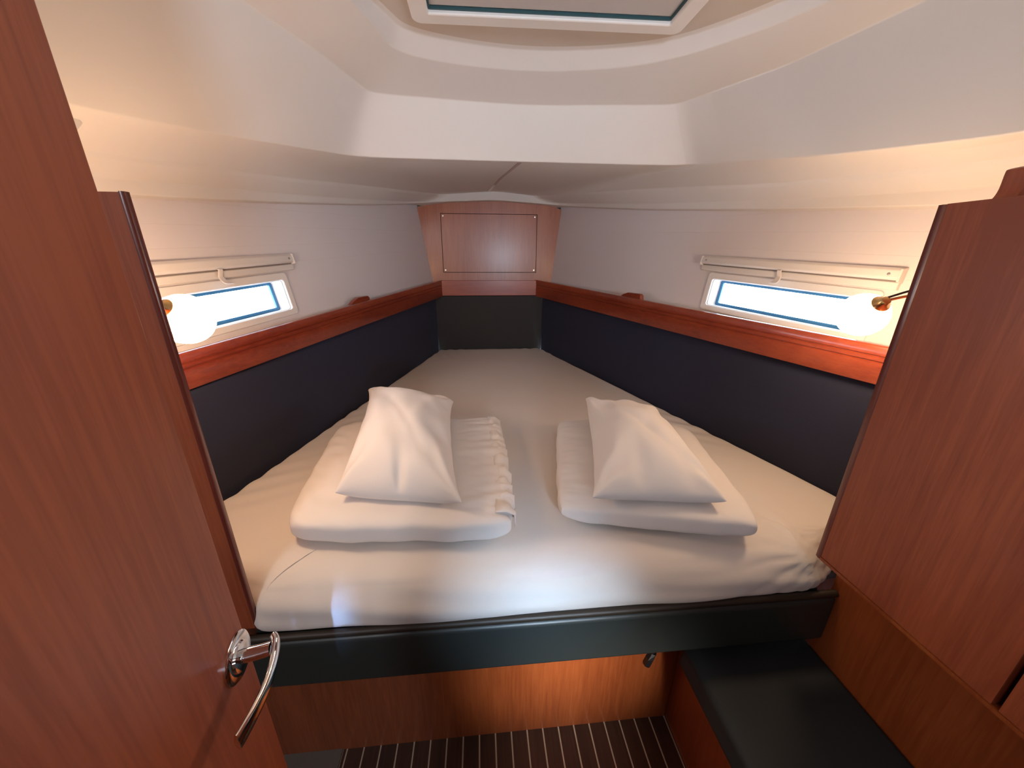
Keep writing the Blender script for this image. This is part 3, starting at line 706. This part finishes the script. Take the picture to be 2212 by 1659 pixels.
hd = obj('door_handle', b, CHROME, door, smooth=True, angle=40)
b = BM()
lev = catmull([DP(hs, .006, hz), DP(hs, .022, hz+.001), DP(hs, .036, hz+.003)], 4)
tube(b, lev, [.0078-.0008*k/8 for k in range(len(lev))], 16)
obj('spindle', b, CHROME, hd, smooth=True, angle=40)
b = BM()
pts = [(.014, .036, .992), (.020, .040, .991), (.030, .0415, .984), (.045, .042, .979), (.060, .041, .975), (.078, .038, .973), (.096, .034, .972), (.103, .032, .972)]
path = catmull([DP(s_, n_, z_) for s_, n_, z_ in pts], 5)
def lr(k, n_):
    t_ = k/(n_-1); return (.0030+.0012*math.sin(t_*3), (.0105-.002*abs(t_-.3))*(1 if .06 < t_ < .94 else .7))
# lever blade: thin across, tall in the door plane
bl_u = Vector((0, 0, 1))
rings = []
for k, p in enumerate(path):
    t_ = (path[min(k+1, len(path)-1)]-path[max(k-1, 0)]).normalized(); uu = (bl_u-t_*bl_u.dot(t_)).normalized(); vv = t_.cross(uu)
    f_ = k/(len(path)-1); h_ = (.0075+.003*f_)*(.55 if k == 0 else .85 if k == 1 else 1)*(.6 if k == len(path)-1 else 1); w_ = .0042-.0012*f_
    rings.append([b.verts.new(p+uu*math.cos(a_)*h_+vv*math.sin(a_)*w_) for a_ in [2*math.pi*q/14 for q in range(14)]])
for A_, B_ in zip(rings, rings[1:]):
    for q in range(14): b.faces.new((A_[q], A_[(q+1) % 14], B_[(q+1) % 14], B_[q]))
b.faces.new(rings[0][::-1]); b.faces.new(rings[-1]); obj('lever', b, CHROME, hd, smooth=True, angle=50)

# ------------------------------------------------------------------ right locker, its curved coaming, lower wall and corner seat
lk = thing('side_locker', (1.0, .1, 0), 'tall cherry veneer locker on the right with a dark door gap', 'locker')
b = BM(); box(b, .762, 1.12, -.60, .578, .766, 1.474); obj('carcass', b, DARK, lk)
b = BM(); hexa(b, [(.747, .2935, .772), (.762, .2935, .772), (.762, .579, .772), (.747, .579, .772)], [(.747, .2935, 1.4835), (.762, .2935, 1.4835), (.762, .579, 1.4835), (.747, .579, 1.4835)]); obj('locker_door', b, VENEER, lk)
b = BM(); box(b, .747, .762, -.60, .2845, .772, 1.4835); obj('locker_door', b, VENEER, lk)
b = BM(); hexa(b, [(.7475, .579, .764), (.7455, .584, .764), (.7485, .592, .764), (.758, .5945, .764), (1.12, .5945, .764), (1.12, .579, .764)], [(.7475, .579, 1.483), (.7455, .584, 1.483), (.7485, .592, 1.483), (.758, .5945, 1.483), (1.12, .5945, 1.483), (1.12, .579, 1.483)]); obj('edge_post', b, MAHOG_Z, lk, smooth=True, angle=50)
b = BM(); box(b, .7455, 1.12, -.60, .579, .764, .7705); obj('bottom_trim', b, VENEER_FRONT, lk)
b = BM(); box(b, .7625, 1.12, -.60, .5785, 1.4745, 1.4835); obj('top_board', b, VENEER, lk)
# curved coaming standing on the locker top
cp = catmull([(.786, 1.4837, 0), (.7955, 1.489, 0), (.8005, 1.502, 0), (.8005, 1.524, 0), (.8040, 1.529, 0), (.822, 1.533, 0)], 4)
cp = [(p.x, p.y) for p in cp]+[(1.1, 1.57), (1.1, 1.4837)]
b = BM(); hexa(b, [(x_, .532, z_) for x_, z_ in cp], [(x_, .560, z_) for x_, z_ in cp])
t = obj('curved_coaming', b, VENEER, smooth=True, angle=40, loc=(.95, .545, 1.484)); tag(t, 'curved wooden coaming standing on top of the right locker', 'coaming')
b = BM(); box(b, .832, 1.2, -.60, .60, 0, .762); t = obj('lower_panel', b, VENEER_FRONT, loc=(.84, 0, 0)); tag(t, 'dark reddish veneer panel below the right locker beside the seat', 'panel')

seat = thing('corner_seat', (.65, .2, 0), 'small seat with dark charcoal cushion on a veneer base at lower right', 'seat')
b = BM(); box(b, .566, .584, -.40, .714, 0, .40); obj('seat_base', b, VENEER_FRONT, seat)
b = BM(); box(b, .575, .83, -.40, .64, .385, .402); obj('seat_board', b, VENEER_FRONT, seat)
b = BM(); hexa(b, [(.492, -.40, .402), (.830, -.40, .402), (.830, .625, .402), (.492, .625, .402)], [(.500, -.40, .462), (.830, -.40, .462), (.830, .622, .462), (.500, .622, .462)]); obj('seat_cushion', b, SEATCLOTH, seat, bevel=.012, seg=4)

# ------------------------------------------------------------------ reading lamps
def lamp(S):
    side = 'left' if S < 0 else 'right'
    if S > 0: base = Vector((.90, .600, 1.345)); soc = Vector((.834, .702, 1.312)); gl = Vector((.845, .742, 1.283))
    else: base = Vector((-.62, .624, 1.335)); soc = Vector((-.556, .703, 1.313)); gl = Vector((-.552, .740, 1.287))
    lp = thing('reading_lamp', base, 'lit reading lamp with round opal glass by the %s hull window' % side, 'lamp', 'reading lamps')
    b = BM(); lathe(b, base, (0, 1, 0), [(0, 0), (.022, 0), (.022, .006), (.016, .010), (0, .010)], 28); obj('mounting_plate', b, CHROME, lp, smooth=True, angle=40)
    for q, dz in enumerate((0, -.011)):
        b = BM(); tube(b, catmull([base+Vector((0, .008, dz)), base+Vector((-S*.002, .04, .012+dz)), (base+soc)/2+Vector((0, .02, .016+dz)), soc+Vector((0, -.006, .012+dz*.5))], 8), .0022 if q == 0 else .0028, 8)
        obj('lamp_arm', b, DARK if q == 0 else BRASS, lp, smooth=True)
    ax = (gl-soc).normalized()
    b = BM(); lathe(b, soc, ax, [(0, -.016), (.008, -.015), (.010, -.006), (.0175, 0), (.0175, .004), (.012, .006)], 28); obj('socket_ring', b, BRASS, lp, smooth=True, angle=40)
    b = BM(); pr = [(.011, .004)]
    L_ = (gl-soc).length; r = .046
    for k in range(2, 25):
        a_ = math.pi*k/24; pr.append((max(r*math.sin(a_), .0), L_-r*math.cos(a_)))
    lathe(b, soc, ax, pr, 32); obj('glass_shade', b, LAMP, lp, smooth=True, angle=80)
lamp(-1); lamp(1)

# ------------------------------------------------------------------ deck hatch
ht = thing('deck_hatch', (.18, .75, 1.936), 'white framed deck hatch with drawn grey blind overhead', 'hatch')
def ZL(q, z): return [Vector((x_, y_, z)) for x_, y_ in q]
def HY(x_, y_): return (x_, y_-.012*(x_-.18)/.6)
oq = [HY(*p) for p in rrect(-.139, .505, .395, 1.098, .022)]; iq = [HY(*p) for p in rrect(-.098, .462, .440, 1.052, .004)]
iq2 = [HY(*p) for p in rrect(-.094, .458, .444, 1.048, .003)]
b = BM(); ringsolid(b, ZL(oq, 1.918), ZL(iq, 1.914), ZL(oq, 1.9355), ZL(iq, 1.9355)); hf = obj('hatch_frame', b, PLASTIC, ht, bevel=.004)
b = BM(); ringsolid(b, ZL(iq, 1.9225), ZL(iq2, 1.9225), ZL(iq, 1.928), ZL(iq2, 1.928)); obj('blind_track', b, TEAL, ht)
b = BM(); hexa(b, [HY_ for HY_ in [Vector((-.098, .44, 1.928)), Vector((.462, .44, 1.928)), Vector((.462, 1.0385, 1.928)), Vector((-.098, 1.050, 1.928))]], [Vector((-.098, .44, 1.9295)), Vector((.462, .44, 1.9295)), Vector((.462, 1.0385, 1.9295)), Vector((-.098, 1.050, 1.9295))]); obj('roller_blind', b, BLIND, ht)
b = BM(); ringsolid(b, ZL(iq, 1.9356), ZL([HY(*p) for p in rrect(-.080, .445, .46, 1.034, .02)], 1.9356), ZL(iq, 1.97), ZL([HY(*p) for p in rrect(-.080, .445, .46, 1.034, .02)], 1.97)); obj('hatch_gasket', b, TEAL, ht)
b = BM(); hexa(b, ZL(iq, 1.975), ZL(iq, 1.983)); obj('hatch_pane', b, GLASS_T, ht)
b = BM()
# joint lines of the frame corners
for sx in (-1, 1):
    x0_ = .182+sx*.288
    pass
b.free()

# ------------------------------------------------------------------ rest of the boat behind the camera (closes the room)
b = BM(); box(b, -1.3, 1.6, -1.66, -1.60, -.02, 2.05); t = obj('wall_aft', b, WALLPAINT); t['kind'] = 'structure'
b = BM(); box(b, -1.34, -1.28, -1.62, .0, -.02, 2.05); t = obj('trim_1', b, WALLPAINT); t['kind'] = 'structure'
b = BM(); box(b, 1.55, 1.60, -1.62, .6, -.02, 2.05); t = obj('trim_2', b, WALLPAINT); t['kind'] = 'structure'
b = BM(); box(b, -1.34, 1.60, -1.62, -.58, 1.99, 2.05); t = obj('trim_3', b, FASCIA); t['kind'] = 'structure'
# deck above (keeps daylight out except through the hatch)
b = BM(); q1 = rrect(-1.6, 1.8, -1.7, 3.0, .01, 5); q2 = rrect(-.14, .50, .40, 1.09, .02, 5)
ringsolid(b, ZL(q1, 1.99), ZL(q2, 1.99), ZL(q1, 2.05), ZL(q2, 2.05)); t = obj('trim_4', b, DARK); t['kind'] = 'structure'
